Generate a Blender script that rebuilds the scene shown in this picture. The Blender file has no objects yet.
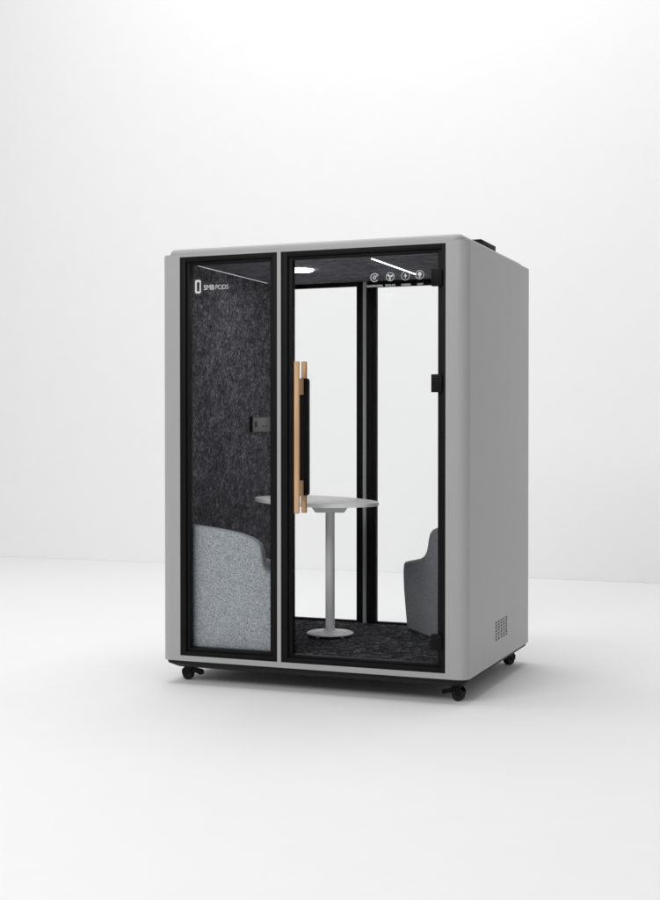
import bpy, bmesh, math, random
from mathutils import Vector, Matrix

S = bpy.context.scene
COL = S.collection
random.seed(4)

# ------------------------------------------------------------------ materials
def new_mat(name):
    m = bpy.data.materials.new(name); m.use_nodes = True
    nt = m.node_tree
    b = nt.nodes['Principled BSDF']
    return m, nt, b

def noise(nt, scale, detail=4, rough=.6, stretch=(1, 1, 1), coord='Object'):
    tc = nt.nodes.new('ShaderNodeTexCoord'); mp = nt.nodes.new('ShaderNodeMapping')
    mp.inputs['Scale'].default_value = stretch
    n = nt.nodes.new('ShaderNodeTexNoise')
    n.inputs['Scale'].default_value = scale; n.inputs['Detail'].default_value = detail
    n.inputs['Roughness'].default_value = rough
    nt.links.new(tc.outputs[coord], mp.inputs['Vector']); nt.links.new(mp.outputs[0], n.inputs['Vector'])
    return n

def ramp(nt, src, stops):
    r = nt.nodes.new('ShaderNodeValToRGB')
    e = r.color_ramp.elements
    e[0].position, e[0].color = stops[0][0], (*stops[0][1], 1)
    e[1].position, e[1].color = stops[1][0], (*stops[1][1], 1)
    for p, c in stops[2:]:
        x = e.new(p); x.color = (*c, 1)
    nt.links.new(src, r.inputs['Fac'])
    return r

def bump(nt, b, src, strength, dist):
    bp = nt.nodes.new('ShaderNodeBump'); bp.inputs['Strength'].default_value = strength
    bp.inputs['Distance'].default_value = dist
    nt.links.new(src, bp.inputs['Height']); nt.links.new(bp.outputs[0], b.inputs['Normal'])

def paint(name, c, rough=.5, var=.03, spec=.5, metal=0., bumpy=0.):
    m, nt, b = new_mat(name)
    n = noise(nt, 6, 6, .6)
    lo = tuple(x * (1 - var) for x in c); hi = tuple(min(1, x * (1 + var)) for x in c)
    r = ramp(nt, n.outputs[0], [(.3, lo), (.7, hi)])
    nt.links.new(r.outputs[0], b.inputs['Base Color'])
    b.inputs['Roughness'].default_value = rough
    b.inputs['Specular IOR Level'].default_value = spec
    b.inputs['Metallic'].default_value = metal
    if bumpy:
        n2 = noise(nt, 700, 2, .5); bump(nt, b, n2.outputs[0], bumpy, .0006)
    return m

def felt(name, lo, mid, hi, stretch, scale=75, b_str=.6):
    m, nt, b = new_mat(name)
    n = noise(nt, scale, 5, .72, stretch)
    n2 = noise(nt, 20, 4, .65)
    mx = nt.nodes.new('ShaderNodeMix'); mx.data_type = 'FLOAT'; mx.inputs[0].default_value = .33
    nt.links.new(n.outputs[0], mx.inputs[2]); nt.links.new(n2.outputs[0], mx.inputs[3])
    r = ramp(nt, mx.outputs[0], [(.34, lo), (.68, hi), (.5, mid)])
    nt.links.new(r.outputs[0], b.inputs['Base Color'])
    b.inputs['Roughness'].default_value = 1; b.inputs['Specular IOR Level'].default_value = .08
    bump(nt, b, n.outputs[0], b_str, .004)
    return m

def fabric(name, lo, hi, scale=340):
    m, nt, b = new_mat(name)
    nx = noise(nt, scale, 3, .7, (1, 1, .35)); ny = noise(nt, scale, 3, .7, (.35, .35, 1))
    n3 = noise(nt, 150, 3, .7)
    a = nt.nodes.new('ShaderNodeMath'); a.operation = 'ADD'
    nt.links.new(nx.outputs[0], a.inputs[0]); nt.links.new(ny.outputs[0], a.inputs[1])
    a2 = nt.nodes.new('ShaderNodeMath'); a2.operation = 'ADD'
    nt.links.new(a.outputs[0], a2.inputs[0]); nt.links.new(n3.outputs[0], a2.inputs[1])
    d = nt.nodes.new('ShaderNodeMath'); d.operation = 'DIVIDE'; d.inputs[1].default_value = 3
    nt.links.new(a2.outputs[0], d.inputs[0])
    r = ramp(nt, d.outputs[0], [(.38, lo), (.62, hi)])
    nt.links.new(r.outputs[0], b.inputs['Base Color'])
    b.inputs['Roughness'].default_value = .95; b.inputs['Specular IOR Level'].default_value = .1
    b.inputs['Sheen Weight'].default_value = .15
    bump(nt, b, d.outputs[0], .5, .003)
    return m

def wood(name):
    m, nt, b = new_mat(name)
    n = noise(nt, 60, 5, .6, (1, 1, .06))
    r = ramp(nt, n.outputs[0], [(.3, (.50, .29, .145)), (.7, (.68, .43, .24))])
    nt.links.new(r.outputs[0], b.inputs['Base Color'])
    b.inputs['Roughness'].default_value = .5; b.inputs['Specular IOR Level'].default_value = .3
    return m

def glass(name):
    m = bpy.data.materials.new(name); m.use_nodes = True
    nt = m.node_tree; nt.nodes.clear()
    o = nt.nodes.new('ShaderNodeOutputMaterial'); mx = nt.nodes.new('ShaderNodeMixShader')
    t = nt.nodes.new('ShaderNodeBsdfTransparent'); t.inputs[0].default_value = (.994, .995, .995, 1)
    g = nt.nodes.new('ShaderNodeBsdfGlossy'); g.inputs['Roughness'].default_value = .01
    f = nt.nodes.new('ShaderNodeFresnel'); f.inputs['IOR'].default_value = 1.065
    nt.links.new(f.outputs[0], mx.inputs[0]); nt.links.new(t.outputs[0], mx.inputs[1])
    nt.links.new(g.outputs[0], mx.inputs[2]); nt.links.new(mx.outputs[0], o.inputs['Surface'])
    return m

def emit(name, c, s):
    m, nt, b = new_mat(name)
    b.inputs['Base Color'].default_value = (*c, 1)
    b.inputs['Emission Color'].default_value = (*c, 1); b.inputs['Emission Strength'].default_value = s
    return m

M = dict(
    shell=paint('silver_grey_paint', (.365, .365, .365), .42, .015, .45, 0, .05),
    black=paint('black_powder_coat', (.0052, .0052, .0054), .5, .15, .11, 0, .05),
    black2=paint('satin_black_trim', (.0035, .0035, .0037), .4, .15, .14),
    rubber=paint('black_rubber', (.006, .006, .006), .6, .2, .3),
    skirt=paint('dark_grey_plinth', (.011, .011, .0115), .5, .1, .15),
    felt=felt('charcoal_wall_felt', (.012, .012, .015), (.088, .088, .099), (.36, .34, .37), (1, 1, .92), 66),
    ceil=felt('charcoal_ceiling_felt', (.045, .045, .051), (.13, .13, .145), (.29, .29, .315), (.22, 1, 1)),
    carpet=felt('charcoal_carpet', (.002, .002, .003), (.020, .020, .0225), (.34, .34, .36), (1, 1, 1), 75, .9),
    sofa_l=fabric('light_grey_fabric', (.10, .112, .126), (.56, .595, .635)),
    sofa_shade=fabric('shaded_grey_fabric', (.05, .054, .061), (.36, .375, .405)),  # same fabric as the light bench, with shade put into its colour
    table=paint('pale_grey_table_coat', (.88, .88, .885), .45, .02),
    steel=paint('pale_grey_steel', (.90, .90, .90), .38, .02),
    wood=wood('beech_wood'), glass=glass('clear_glass'),
    socket=paint('dark_grey_plastic', (.10, .104, .10), .4, .05),
    led=emit('led_white', (1, .99, .97), 36.0),
    led_strip=emit('led_strip_white', (1, .99, .97), 4.0),
    led_dim=emit('led_seam', (1, .99, .97), .4),
    print=paint('white_print', (.62, .62, .62), .7, .01),
    floor=paint('matte_white_floor', (.83, .83, .83), .85, .006, .15),
    wall=paint('matte_white_wall', (.91, .91, .91), .9, .006, .1),
)

# ------------------------------------------------------------------ mesh helpers
def box(bm, x0, x1, y0, y1, z0, z1, bev=0, seg=2):
    t = bmesh.new()
    v = [t.verts.new((x, y, z)) for x in (x0, x1) for y in (y0, y1) for z in (z0, z1)]
    for f in ((0, 1, 3, 2), (4, 6, 7, 5), (0, 4, 5, 1), (2, 3, 7, 6), (0, 2, 6, 4), (1, 5, 7, 3)):
        t.faces.new([v[i] for i in f])
    if bev:
        bmesh.ops.bevel(t, geom=list(t.edges), offset=bev, segments=seg, profile=.5, affect='EDGES')
    add(bm, t)

def add(bm, t, mat=None):
    bmesh.ops.recalc_face_normals(t, faces=list(t.faces))
    if mat is not None: bmesh.ops.transform(t, matrix=mat, verts=list(t.verts))
    mp = {v: bm.verts.new(v.co) for v in t.verts}
    for f in t.faces:
        nf = bm.faces.new([mp[v] for v in f.verts]); nf.smooth = f.smooth
    t.free()

def prism(bm, poly, z0, z1, chamf=0, mat=None, smooth=False, bev_seg=3):
    """poly in XY, extruded along z; optional rounding of its top rim"""
    t = bmesh.new()
    a = [t.verts.new((x, y, z0)) for x, y in poly]; b = [t.verts.new((x, y, z1)) for x, y in poly]
    n = len(poly)
    t.faces.new(a[::-1]); top = t.faces.new(b)
    for i in range(n): t.faces.new((a[i], a[(i + 1) % n], b[(i + 1) % n], b[i]))
    if chamf:
        bmesh.ops.bevel(t, geom=list(top.edges), offset=chamf, segments=bev_seg, profile=.5, affect='EDGES')
    if smooth:
        for f in t.faces: f.smooth = True
    add(bm, t, mat)

def rrect(x0, x1, y0, y1, r, n=8):
    p = []
    for cx, cy, a0 in ((x1 - r, y1 - r, 0), (x0 + r, y1 - r, 90), (x0 + r, y0 + r, 180), (x1 - r, y0 + r, 270)):
        for i in range(n + 1):
            a = math.radians(a0 + 90 * i / n); p.append((cx + r * math.cos(a), cy + r * math.sin(a)))
    return p

def lathe(bm, prof, cx, cy, n=48, axis='z'):
    t = bmesh.new(); rings = []
    for r, z in prof:
        if r < 1e-6: rings.append([t.verts.new((0, 0, z))])
        else: rings.append([t.verts.new((r * math.cos(2 * math.pi * i / n), r * math.sin(2 * math.pi * i / n), z)) for i in range(n)])
    for a, b in zip(rings, rings[1:]):
        for i in range(n):
            j = (i + 1) % n
            if len(a) == 1 and len(b) == 1: continue
            if len(a) == 1: t.faces.new((a[0], b[j], b[i]))
            elif len(b) == 1: t.faces.new((a[i], a[j], b[0]))
            else: t.faces.new((a[i], a[j], b[j], b[i]))
    if len(rings[0]) > 1: t.faces.new(rings[0][::-1])
    if len(rings[-1]) > 1: t.faces.new(rings[-1])
    for f in t.faces: f.smooth = True
    m = Matrix.Translation((cx, cy, 0)) if axis == 'z' else axis
    add(bm, t, m)

def obj(name, bm, mat, parent=None, sharp=35):
    me = bpy.data.meshes.new(name)
    if isinstance(bm, bmesh.types.BMesh):
        bmesh.ops.recalc_face_normals(bm, faces=list(bm.faces)); bm.to_mesh(me); bm.free()
    else: me = bm
    me.materials.clear(); me.materials.append(mat)
    o = bpy.data.objects.new(name, me); COL.objects.link(o)
    if parent: o.parent = parent
    return o

def shade(o, angle=35):
    me = o.data
    for p in me.polygons: p.use_smooth = True
    me.set_sharp_from_angle(angle=math.radians(angle))

def thing(name, label, cat, loc=(0, 0, 0), rz=0, group=None):
    o = bpy.data.objects.new(name, None); COL.objects.link(o)
    o.location = loc; o.rotation_euler = (0, 0, rz); o.empty_display_size = .2
    o['label'] = label; o['category'] = cat
    if group: o['group'] = group
    return o

def text_bm(bm, s, x, y, z, size, width=None, align='LEFT', bold=0.0):
    """upright lettering facing -y, as thin mesh"""
    cu = bpy.data.curves.new('lettering', 'FONT'); cu.body = s; cu.size = size; cu.align_x = align
    cu.extrude = .0004; cu.offset = bold
    t = bpy.data.objects.new('lettering', cu); COL.objects.link(t)
    bpy.context.view_layer.update()
    me = bpy.data.meshes.new_from_object(t.evaluated_get(bpy.context.evaluated_depsgraph_get()))
    b = bmesh.new(); b.from_mesh(me)
    sx = 1
    if width:
        xs = [v.co.x for v in b.verts]; sx = width / (max(xs) - min(xs))
    m = Matrix.Translation((x, y, z)) @ Matrix.Rotation(math.pi / 2, 4, 'X') @ Matrix.Diagonal((sx, 1, 1, 1))
    bmesh.ops.transform(b, matrix=m, verts=list(b.verts))
    mp = {v: bm.verts.new(v.co) for v in b.verts}
    for f in b.faces: bm.faces.new([mp[v] for v in f.verts])
    b.free(); bpy.data.objects.remove(t); bpy.data.curves.remove(cu); bpy.data.meshes.remove(me)

def ring_xz(bm, x, z, r, w, y0, y1, n=40, a0=0, a1=360):
    t = bmesh.new(); k = n if a1 - a0 >= 360 else n + 1
    L = []
    for i in range(k):
        a = math.radians(a0 + (a1 - a0) * i / n)
        L.append([t.verts.new((x + q * math.cos(a), yy, z + q * math.sin(a))) for q, yy in ((r, y0), (r, y1), (r - w, y1), (r - w, y0))])
    for i in range(n):
        A, B = L[i], L[(i + 1) % k]
        for c in range(4): t.faces.new((A[c], A[(c + 1) % 4], B[(c + 1) % 4], B[c]))
    add(bm, t)

def poly_xz(bm, pts, y0, y1):
    """outline in XZ (upright), extruded along y"""
    t = bmesh.new()
    a = [t.verts.new((x, y0, z)) for x, z in pts]; b = [t.verts.new((x, y1, z)) for x, z in pts]
    n = len(pts); t.faces.new(a); t.faces.new(b[::-1])
    for i in range(n): t.faces.new((a[i], b[i], b[(i + 1) % n], a[(i + 1) % n]))
    add(bm, t)

def boolean(o, cutters, op='DIFFERENCE'):
    for c in cutters:
        md = o.modifiers.new('cut', 'BOOLEAN'); md.operation = op; md.object = c; md.solver = 'EXACT'
    bpy.context.view_layer.update()
    me = bpy.data.meshes.new_from_object(o.evaluated_get(bpy.context.evaluated_depsgraph_get()))
    o.modifiers.clear(); old = o.data; o.data = me; bpy.data.meshes.remove(old)
    for c in cutters:
        d = c.data; bpy.data.objects.remove(c); bpy.data.meshes.remove(d)

# ------------------------------------------------------------------ measures (metres)
XL, XR, D = -.109, 1.531, 1.302          # outer sides, depth
M1, M2, W = .5464, .5666, 1.4217         # front openings: 0..M1 and M2..W
Z0, ZB, ZT, Z1, Z2 = .1225, .15, 2.20, 2.213, 2.246
FL, CE = .180, 2.182                     # carpet top, ceiling underside

# ------------------------------------------------------------------ setting
bm = bmesh.new(); box(bm, -16, 16, -14, 5.56, -.2, 0)
o = obj('floor', bm, M['floor']); o['kind'] = 'structure'
bm = bmesh.new(); box(bm, -16, 16, 5.562, 5.8, -.2, 9)
o = obj('backdrop_wall', bm, M['wall']); o['kind'] = 'structure'

# ------------------------------------------------------------------ the pod
pod = thing('office_pod', 'free-standing silver grey office pod with black framed glass front and wooden door handle', 'office pod',
            (.71, .65, 0))
OFF = Matrix.Translation((-.71, -.65, 0))
def part(name, bm, mat, parent=None, sm=None):
    o = obj(name, bm, mat)
    if sm: shade(o, sm)
    o.data.transform(OFF); o.parent = parent or pod
    return o

# shell: rounded prism, hollowed, with the openings of the front and the rear and the vent slots cut out
bm = bmesh.new(); prism(bm, rrect(XL, XR, 0, D, .052, 10), Z0, Z1)
sh = obj('shell', bm, M['shell'])
cut = []
def cutter(*b):
    bm = bmesh.new(); box(bm, *b); cut.append(obj('cutter', bm, M['shell']))
cutter(-.022, 1.444, .058, D - .058, .152, 2.206)
for y0, y1 in ((-.1, .1), (D - .1, D + .1)):
    cutter(0, M1, y0, y1, ZB, ZT); cutter(M2, W, y0, y1, ZB, ZT)
slots = []
for i in range(5):
    for j in range(7):
        y = .545 + i * .0525; z = .238 + j * .0148 + .0005 * i
        slots.append((y, z))
bm = bmesh.new()
for y, z in slots: box(bm, XR - .03, XR + .02, y - .0155, y + .0155, z - .0050, z + .0050)
cut.append(obj('cutter', bm, M['shell']))
boolean(sh, cut)
shade(sh, 28); sh.data.transform(OFF); sh.parent = pod
bm = bmesh.new()
box(bm, XR - .036, XR - .005, .525, .775, .228, .342)  # black backing: shade inside the slots put into its colour
part('vent_shade_backing', bm, M['black2'], sh)

def stack(bm, layers):
    t = bmesh.new(); rings = [[t.verts.new((x, y, z)) for x, y in P] for P, z in layers]
    n = len(rings[0]); t.faces.new(rings[0][::-1]); t.faces.new(rings[-1])
    for a, b in zip(rings, rings[1:]):
        for i in range(n): t.faces.new((a[i], a[(i + 1) % n], b[(i + 1) % n], b[i]))
    add(bm, t)
CR = .030
lay = [(rrect(XL + .028, XR - .028, .012, D - .05, .05, 10), Z1 - .002)]
for k in range(9):
    a = math.radians(90 * k / 8); q = CR * (1 - math.cos(a))
    lay.append((rrect(XL + .028 + q, XR - .028 - q, .012 + q, D - .05 - q, .05 - q, 10), Z2 - CR + CR * math.sin(a)))
bm = bmesh.new(); stack(bm, lay)
roof = part('roof_cap', bm, M['shell'], None, 30)
bm = bmesh.new(); box(bm, 1.21, 1.462, .50, .79, Z2 - .004, 2.284, .004)
for k in range(6): box(bm, 1.461, 1.4645, .53 + k * .04, .552 + k * .04, 2.256, 2.274)
part('roof_fan', bm, M['black'], None, 30)

# plinth: dark tray under the shell, its lower rim tapering in
bm = bmesh.new()
stack(bm, [(rrect(XL + .045, XR - .045, .045, D - .045, .05, 8), .084), (rrect(XL + .012, XR - .012, .012, D - .012, .052, 8), .104),
           (rrect(XL + .008, XR - .008, .008, D - .008, .052, 8), Z0 + .001)])
part('plinth', bm, M['skirt'], None, 30)

# framed panels -----------------------------------------------------------------
def frame_bm(x0, x1, z0, z1, y, d, wo, wi):
    """two nested rings: outer profile and a recessed inner bead. d = +1 faces -y, -1 faces +y"""
    bm = bmesh.new()
    def rect_ring(xa, xb, za, zb, w, ya, yb, bev):
        ya, yb = min(ya, yb), max(ya, yb)
        box(bm, xa, xa + w[0], ya, yb, za, zb, bev); box(bm, xb - w[1], xb, ya, yb, za, zb, bev)
        box(bm, xa + w[0], xb - w[1], ya + .0004, yb - .0004, zb - w[2], zb, bev); box(bm, xa + w[0], xb - w[1], ya + .0004, yb - .0004, za, za + w[3], bev)
    g = .0012
    rect_ring(x0 + g, x1 - g, z0 + g, z1 - g, wo, y, y + d * .05, .0025)
    rect_ring(x0 + wo[0], x1 - wo[1], z0 + wo[3], z1 - wo[2], wi, y + d * .012, y + d * .046, .002)
    return bm

def pane_bm(x0, x1, z0, z1, y0, y1):
    bm = bmesh.new(); box(bm, x0, x1, y0, y1, z0, z1); return bm

# fixed window at the front (left) and its twin at the rear
def window(y, d, name):
    fr = part(name, frame_bm(0, M1, ZB, ZT, y, d, (.031, .030, .024, .022), (.020, .014, .018, .018)), M['black'], None, 30)
    g = sorted((y + d * .024, y + d * .032))
    part('window_glass', pane_bm(.045, M1 - .038, ZB + .034, ZT - .036, *g), M['glass'], fr)
    return fr
win = window(.002, 1, 'front_window')
rwin = window(D - .002, -1, 'rear_window')
# logo printed on the front window
bm = bmesh.new(); y = .0245
def rr_xz(x0, x1, z0, z1, r, n=6): return rrect(x0, x1, z0, z1, r, n)
O = rr_xz(.076, .110, 2.013, 2.083, .009); I = rr_xz(.0865, .1015, 2.024, 2.071, .003)
t = bmesh.new()
for ya, yb in ((y - .0008, y),):
    a = [t.verts.new((p, ya, q)) for p, q in O]; b = [t.verts.new((p, ya, q)) for p, q in I]
    a2 = [t.verts.new((p, yb, q)) for p, q in O]; b2 = [t.verts.new((p, yb, q)) for p, q in I]
    n = len(O)
    for i in range(n):
        j = (i + 1) % n
        t.faces.new((a[i], a[j], b[j], b[i])); t.faces.new((a2[j], a2[i], b2[i], b2[j]))
        t.faces.new((a[i], a2[i], a2[j], a[j])); t.faces.new((b[j], b2[j], b2[i], b[i]))
add(bm, t)
text_bm(bm, 'SMB', .125, y, 2.030, .036, .060, bold=.0003)
text_bm(bm, 'PODS', .191, y, 2.030, .034, .072, bold=-.0002)
part('logo', bm, M['print'], win)

# glass door at the front (hinged right) and the fixed pane of the same size at the rear
def door_leaf(y, d, name):
    fr = part(name, frame_bm(M2, W, ZB, ZT, y, d, (.034, .022, .024, .024), (.024, .020, .020 if d > 0 else .028, .016)), M['black'], None, 30)
    g = sorted((y + d * .024, y + d * .032))
    part('door_glass' if d > 0 else 'window_glass', pane_bm(M2 + .052, W - .036, ZB + .034, ZT - .038, *g), M['glass'], fr)
    return fr
door = door_leaf(.002, 1, 'door')
rdoor = door_leaf(D - .002, -1, 'rear_window')
for za, zb in ((1.998, 2.078), (1.492, 1.578), (.262, .336)):
    bm = bmesh.new(); box(bm, 1.352, 1.405, -.008, .022, za, zb, .003)
    box(bm, 1.3985, 1.4065, -.012, .012, za + .004, zb - .004, .003)
    part('hinge', bm, M['black'], door, 30)
# lock plate and the two wooden bars, outside and inside the glass
bm = bmesh.new()
P = rrect(.6205, .7135, .987, 1.569, .014, 6)
poly_xz(bm, P, .006, .0245)
part('handle_plate', bm, M['black2'], door, 30)
def bar(xa, xb, za, zb, ya, yb, ystand, zs):
    bm = bmesh.new(); box(bm, xa, xb, ya, yb, za, zb, .006, 3)
    s0, s1 = sorted((yb if ystand > yb else ya, ystand))
    for z_0, z_1 in zs: box(bm, xa + .004, xb - .002, s0 - .001, s1, z_0, z_1, .002)
    part('handle', bm, M['wood'], door, 30)
bar(.6645, .6905, .900, 1.651, -.064, -.046, .006, ((1.487, 1.567), (.985, 1.062)))
bar(.6555, .6835, .897, 1.655, .048, .066, .0325, ((1.487, 1.567), (.985, 1.062)))
# lit threshold lip just inside the door
bm = bmesh.new(); box(bm, M2 + .03, W - .03, .0605, .075, .172, .1855, .002)
part('threshold', bm, M['socket'])

# four printed icons with their captions
y = .0245
def icon(x, z, kind, word, wx, ww):
    bm = bmesh.new(); ya, yb = y - .0008, y
    r = .0215
    if kind == 'sound':
        ring_xz(bm, x, z, r, .0030, ya, yb, 30, 35, 325)
        for dx, h in ((-.009, .010), (-.002, .026), (.005, .018)): box(bm, x + dx - .0016, x + dx + .0016, ya, yb, z - h / 2, z + h / 2)
        ring_xz(bm, x + .013, z + .011, .006, .0025, ya, yb, 20)
    elif kind == 'fan':
        ring_xz(bm, x, z, r, .0024, ya, yb, 40)
        for k in range(3):
            a = math.radians(90 + 120 * k + 60)
            c, s = math.cos(a), math.sin(a)
            pts = [(.002, -.0025), (.008, -.006), (.0155, -.005), (.0165, .002), (.009, .004), (.002, .003)]
            poly_xz(bm, [(x + c * u - s * v, z + s * u + c * v) for u, v in pts], ya, yb)
    elif kind == 'power':
        ring_xz(bm, x, z, r, .0021, ya, yb, 40)
        poly_xz(bm, [(x + .002, z + .014), (x - .009, z - .002), (x - .001, z - .002), (x - .003, z - .014), (x + .009, z + .003), (x + .001, z + .003)], ya, yb)
    else:
        ring_xz(bm, x, z, r, .0022, ya, yb, 40)
        poly_xz(bm, [(x + .010 * math.cos(t), z + .003 + .010 * math.sin(t)) for t in [math.radians(-50 + i * 280 / 16) for i in range(17)]] , ya, yb)
        box(bm, x - .0045, x + .0045, ya, yb, z - .0125, z - .0072)
        box(bm, x - .003, x + .003, ya, yb, z - .0155, z - .0135)
    text_bm(bm, word, wx - ww / 2, yb, 2.008, .015, ww)
    part('printed_icon', bm, M['print'], door)
icon(1.055, 2.054, 'sound', 'SOUNDPROOFING', 1.055, .082)
icon(1.135, 2.055, 'fan', 'VENTILATE', 1.135, .052)
icon(1.213, 2.056, 'power', 'CHARGING', 1.215, .047)
icon(1.285, 2.058, 'bulb', 'LIGHT', 1.287, .030)

# lining -------------------------------------------------------------------------
for xa, xb in ((-.022, -.004), (1.4265, 1.444)):
    bm = bmesh.new(); box(bm, xa, xb, .0585, D - .0585, FL - .02, 2.205)
    part('felt_wall', bm, M['felt'])
bm = bmesh.new(); box(bm, -.0035, 1.426, .0585, D - .0585, CE, 2.2055)
part('felt_ceiling', bm, M['ceil'])
bm = bmesh.new(); box(bm, -.0035, 1.426, .0765, D - .0585, .1525, FL)
part('carpet', bm, M['carpet'])
# lights
bm = bmesh.new(); lathe(bm, [(0, CE - .008), (.067, CE - .008), (.071, CE - .005), (.071, CE - .0005)], .430, .575)
dl = part('ceiling_light', bm, M['led'], None, 40)
bm = bmesh.new(); box(bm, .9485, .956, .27, .99, CE - .004, CE - .0005)
part('light_strip', bm, M['led_strip'])
bm = bmesh.new(); box(bm, -.0034, -.0012, .20, 1.10, CE - .003, CE - .0005)
part('light_strip', bm, M['led_dim'])
# socket panel on the left lining
bm = bmesh.new(); box(bm, -.0045, .007, .872, 1.13, 1.303, 1.388, .002)
sp = part('socket_panel', bm, M['socket'], None, 30)
for y0, y1, z0, z1 in ((.905, .935, 1.330, 1.362), (1.008, 1.024, 1.331, 1.340), (1.052, 1.068, 1.331, 1.340)):
    bm = bmesh.new(); box(bm, .006, .0085, y0, y1, z0, z1); part('outlet', bm, M['black2'], sp)
bm = bmesh.new(); box(bm, -.0045, .012, .858, .8715, 1.300, 1.391)  # near side of the socket frame, coloured black for its shadow
part('shaded_bezel', bm, M['black2'], sp)

# casters ------------------------------------------------------------------------
def caster(x, y, rz):
    bm = bmesh.new(); box(bm, -.045, .045, -.035, .035, .074, .0845, .003)
    lathe(bm, [(.016, .060), (.016, .075)], 0, 0, 20)
    poly = [(-.012, .070), (.030, .070), (.046, .052), (.044, .030), (.026, .026), (-.004, .052)]
    for ya in (-.026, .021): poly_xz(bm, poly, ya, ya + .005)
    box(bm, -.012, .028, -.0205, .0205, .058, .070, .002)
    c = obj('caster', bm, M['black2'])
    bw = bmesh.new()
    for s in (-1, 1):
        m = Matrix.Translation((.018, s * .0115, .028)) @ Matrix.Rotation(math.pi / 2, 4, 'X')
        lathe(bw, [(0, -.009), (.020, -.010), (.026, -.0085), (.028, -.004), (.028, .004), (.026, .0085), (.020, .010), (0, .009)], 0, 0, 32, m)
    w = obj('wheel', bw, M['rubber']); w.parent = c
    bl = bmesh.new()
    poly_xz(bl, [(-.008, .062), (-.050, .055), (-.062, .050), (-.063, .030), (-.050, .029), (-.038, .036), (-.008, .040)], -.017, .017)
    l = obj('brake_lever', bl, M['black2']); l.parent = c
    for q in (c, w, l): shade(q, 35)
    c.location = Vector((x, y, 0)) - Vector((.71, .65, 0)); c.rotation_euler = (0, 0, rz); c.parent = pod
    return c
caster(-.012, .150, math.radians(185))
caster(1.435, .125, math.radians(-8))
caster(1.425, 1.185, math.radians(60))
caster(-.020, 1.190, math.radians(120))

# ------------------------------------------------------------------ seats: corner benches cut on the diagonal, one copied and turned
PROF = [(.003, .828), (.10, .815), (.20, .797), (.28, .786), (.315, .772), (.338, .750), (.350, .715), (.357, .680), (.368, .648),
        (.390, .620), (.430, .597), (.480, .581), (.545, .566), (.575, .560), (.588, .548), (.591, .530), (.582, .36), (.555, FL + .004), (.003, FL + .004)]
def diag_y(s, o=0):                      # distance from the rear at which the slanted end stands, for s = distance from the side wall
    x = 1.4217 - s
    return 1.097 + (x - .868) * (-.28 / .229)
def bench(mat, prof, near, far, loc, label, soft):
    """profile along the side wall (distance s from the wall, height z) swept from near(s) to far(s); wall on the +x side of the origin"""
    t = thing('corner_bench', label, 'bench', loc, 0, 'upholstered benches inside the pod')
    bm = bmesh.new()
    a = [bm.verts.new((-s, near(s), z)) for s, z in prof]; b = [bm.verts.new((-s, far(s), z)) for s, z in prof]
    n = len(prof); bm.faces.new(a); bm.faces.new(b[::-1])
    for i in range(n): bm.faces.new((a[i], b[i], b[(i + 1) % n], a[(i + 1) % n]))
    o = obj('upholstery', bm, mat, t)
    return t, o
def soften(o, w):
    md = o.modifiers.new('soft', 'BEVEL'); md.width = w; md.segments = 3; md.limit_method = 'ANGLE'; md.angle_limit = math.radians(40)
    shade(o, 50)
_, o = bench(M['sofa_shade'], PROF, lambda s: min(diag_y(s), 1.162), lambda s: 1.222, (1.4217, 0, 0),
             'grey upholstered bench with shade-darkened fabric behind the glass door beside the hinges', .012)
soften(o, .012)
PROFL = [(.003, .822), (.10, .812), (.165, .804), (.24, .793), (.308, .780), (.355, .765), (.388, .751), (.408, .735), (.420, .715), (.427, .690),
         (.431, .651), (.437, .620), (.449, .598), (.466, .585), (.500, .577), (.545, .570), (.562, .562), (.570, .545), (.562, .36), (.545, FL + .004), (.003, FL + .004)]
BODYL = [(s if s < .06 else s - .075, min(z - .055, .615) if z > .5 else z) for s, z in PROFL]
t, o = bench(M['sofa_l'], BODYL, lambda s: -.1285, lambda s: -(.135 + (.575 - s) * 1.22), (0, 0, 0),
             'light grey upholstered bench behind the narrow window, below the logo', .008)
t.rotation_euler = (0, 0, math.pi)
soften(o, .004)
bm = bmesh.new()
poly_xz(bm, [(-s, z) for s, z in PROFL], -.128, -.072)
o = obj('end_panel', bm, M['sofa_l'], t); soften(o, .010)

# ------------------------------------------------------------------ table
tb = thing('pedestal_table', 'pale grey pedestal table with round foot plate standing on the dark carpet', 'table', (.555, .70, FL))
def tpart(name, bm, m, sm=35):
    o = obj(name, bm, m, tb)
    if sm: shade(o, sm)
    return o
bm = bmesh.new()
cx, cy, th, A, B, ex = .487 - .555, .645 - .70, -.80, .515, .27, 2.5
outl = []
for i in range(96):
    t_ = 2 * math.pi * i / 96; c, s = math.cos(t_), math.sin(t_)
    u = A * math.copysign(abs(c) ** (2 / ex), c); v = B * math.copysign(abs(s) ** (2 / ex), s)
    outl.append((cx + u * math.cos(th) - v * math.sin(th), cy + u * math.sin(th) + v * math.cos(th)))
zt = .933 - FL
prism(bm, outl, zt - .018, zt, .004)
tpart('tabletop', bm, M['table'])
bm = bmesh.new()                                           # folded steel bracket under the top
m = Matrix.Rotation(th + .8 + .3, 4, 'Z')
t = bmesh.new()
hi_, lo_ = .115, .078
v = [t.verts.new(p) for p in ((-hi_, -.05, zt - .019), (hi_, -.05, zt - .019), (hi_, .05, zt - .019), (-hi_, .05, zt - .019),
                             (-lo_, -.035, zt - .072), (lo_, -.035, zt - .072), (lo_, .035, zt - .072), (-lo_, .035, zt - .072))]
for f in ((0, 1, 2, 3), (7, 6, 5, 4), (0, 4, 5, 1), (1, 5, 6, 2), (2, 6, 7, 3), (3, 7, 4, 0)): t.faces.new([v[i] for i in f])
add(bm, t, m)
tpart('bracket', bm, M['steel'])
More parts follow.
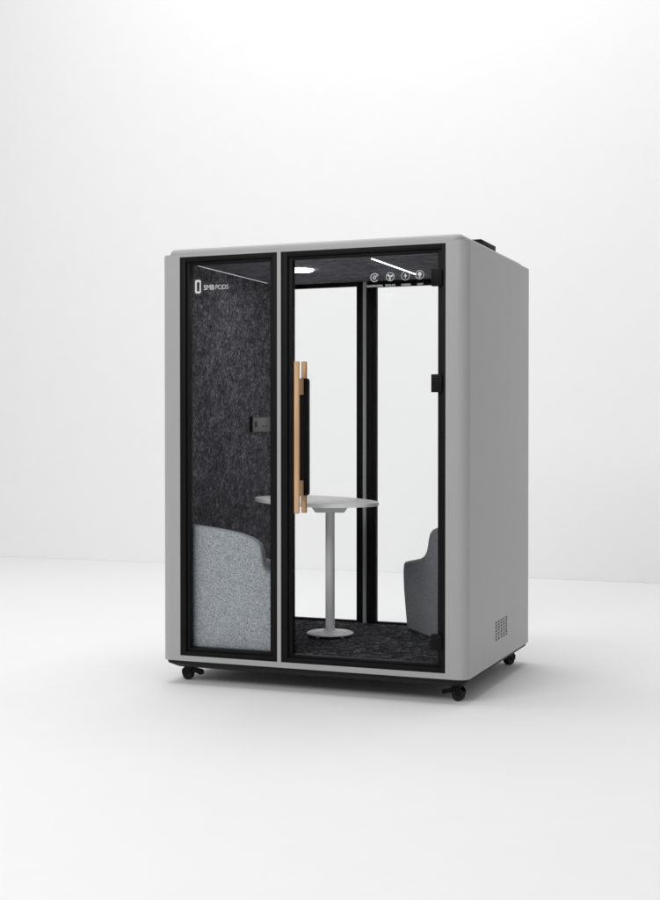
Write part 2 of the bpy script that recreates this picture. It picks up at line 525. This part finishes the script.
bm = bmesh.new(); lathe(bm, [(.0255, .03), (.0255, zt - .045)], 0, 0, 40)
tpart('column', bm, M['steel'])
bm = bmesh.new(); lathe(bm, [(0, .012), (.120, .012), (.129, .015), (.129, .020), (.120, .025), (.04, .030), (.034, .034), (.030, .040), (0, .040)], 0, 0, 64)
tpart('foot_plate', bm, M['table'])
for k in range(4):
    a = math.radians(45 + 21 + 90 * k); bm = bmesh.new()
    lathe(bm, [(.009, 0), (.010, .003), (.010, .013)], .095 * math.cos(a), .095 * math.sin(a), 16)
    tpart('foot', bm, M['steel'])

# ------------------------------------------------------------------ light
w = bpy.data.worlds.new('World'); S.world = w; w.use_nodes = True
bg = w.node_tree.nodes['Background']; bg.inputs[0].default_value = (1, 1, 1, 1); bg.inputs[1].default_value = .43
def area(name, loc, target, size, power, sy=None):
    l = bpy.data.lights.new(name, 'AREA'); l.energy = power; l.size = size; l.shape = 'RECTANGLE'; l.size_y = sy or size
    o = bpy.data.objects.new(name, l); COL.objects.link(o); o.location = loc
    o.rotation_euler = (Vector(target) - Vector(loc)).to_track_quat('-Z', 'Y').to_euler()
    return o
area('overhead_softbox', (-.5, 1.4, 9.0), (-.5, 1.4, 0), 7.0, 400)
area('key_softbox', (-7.0, -1.0, 4.5), (.7, .7, .8), 4.0, 28)
area('front_softbox', (-1.0, -7.5, 5.9), (.7, 0, 1.0), 5.0, 325, 3.2)

# ------------------------------------------------------------------ camera
cam = bpy.data.cameras.new('Camera'); co = bpy.data.objects.new('Camera', cam); COL.objects.link(co)
co.location = (3.2446, -6.1047, 1.305)
co.rotation_euler = (math.pi / 2 - .0139, 0, .3765)
cam.sensor_fit = 'VERTICAL'; cam.sensor_height = 36; cam.lens = 1333.98 / 900 * 36
cam.clip_end = 200
S.camera = co
S.view_settings.view_transform = 'Standard'; S.view_settings.look = 'None'; S.view_settings.exposure = 0; S.view_settings.gamma = 1
S.cycles.max_bounces = 14; S.cycles.transparent_max_bounces = 24; S.cycles.diffuse_bounces = 6
S.cycles.use_denoising = True
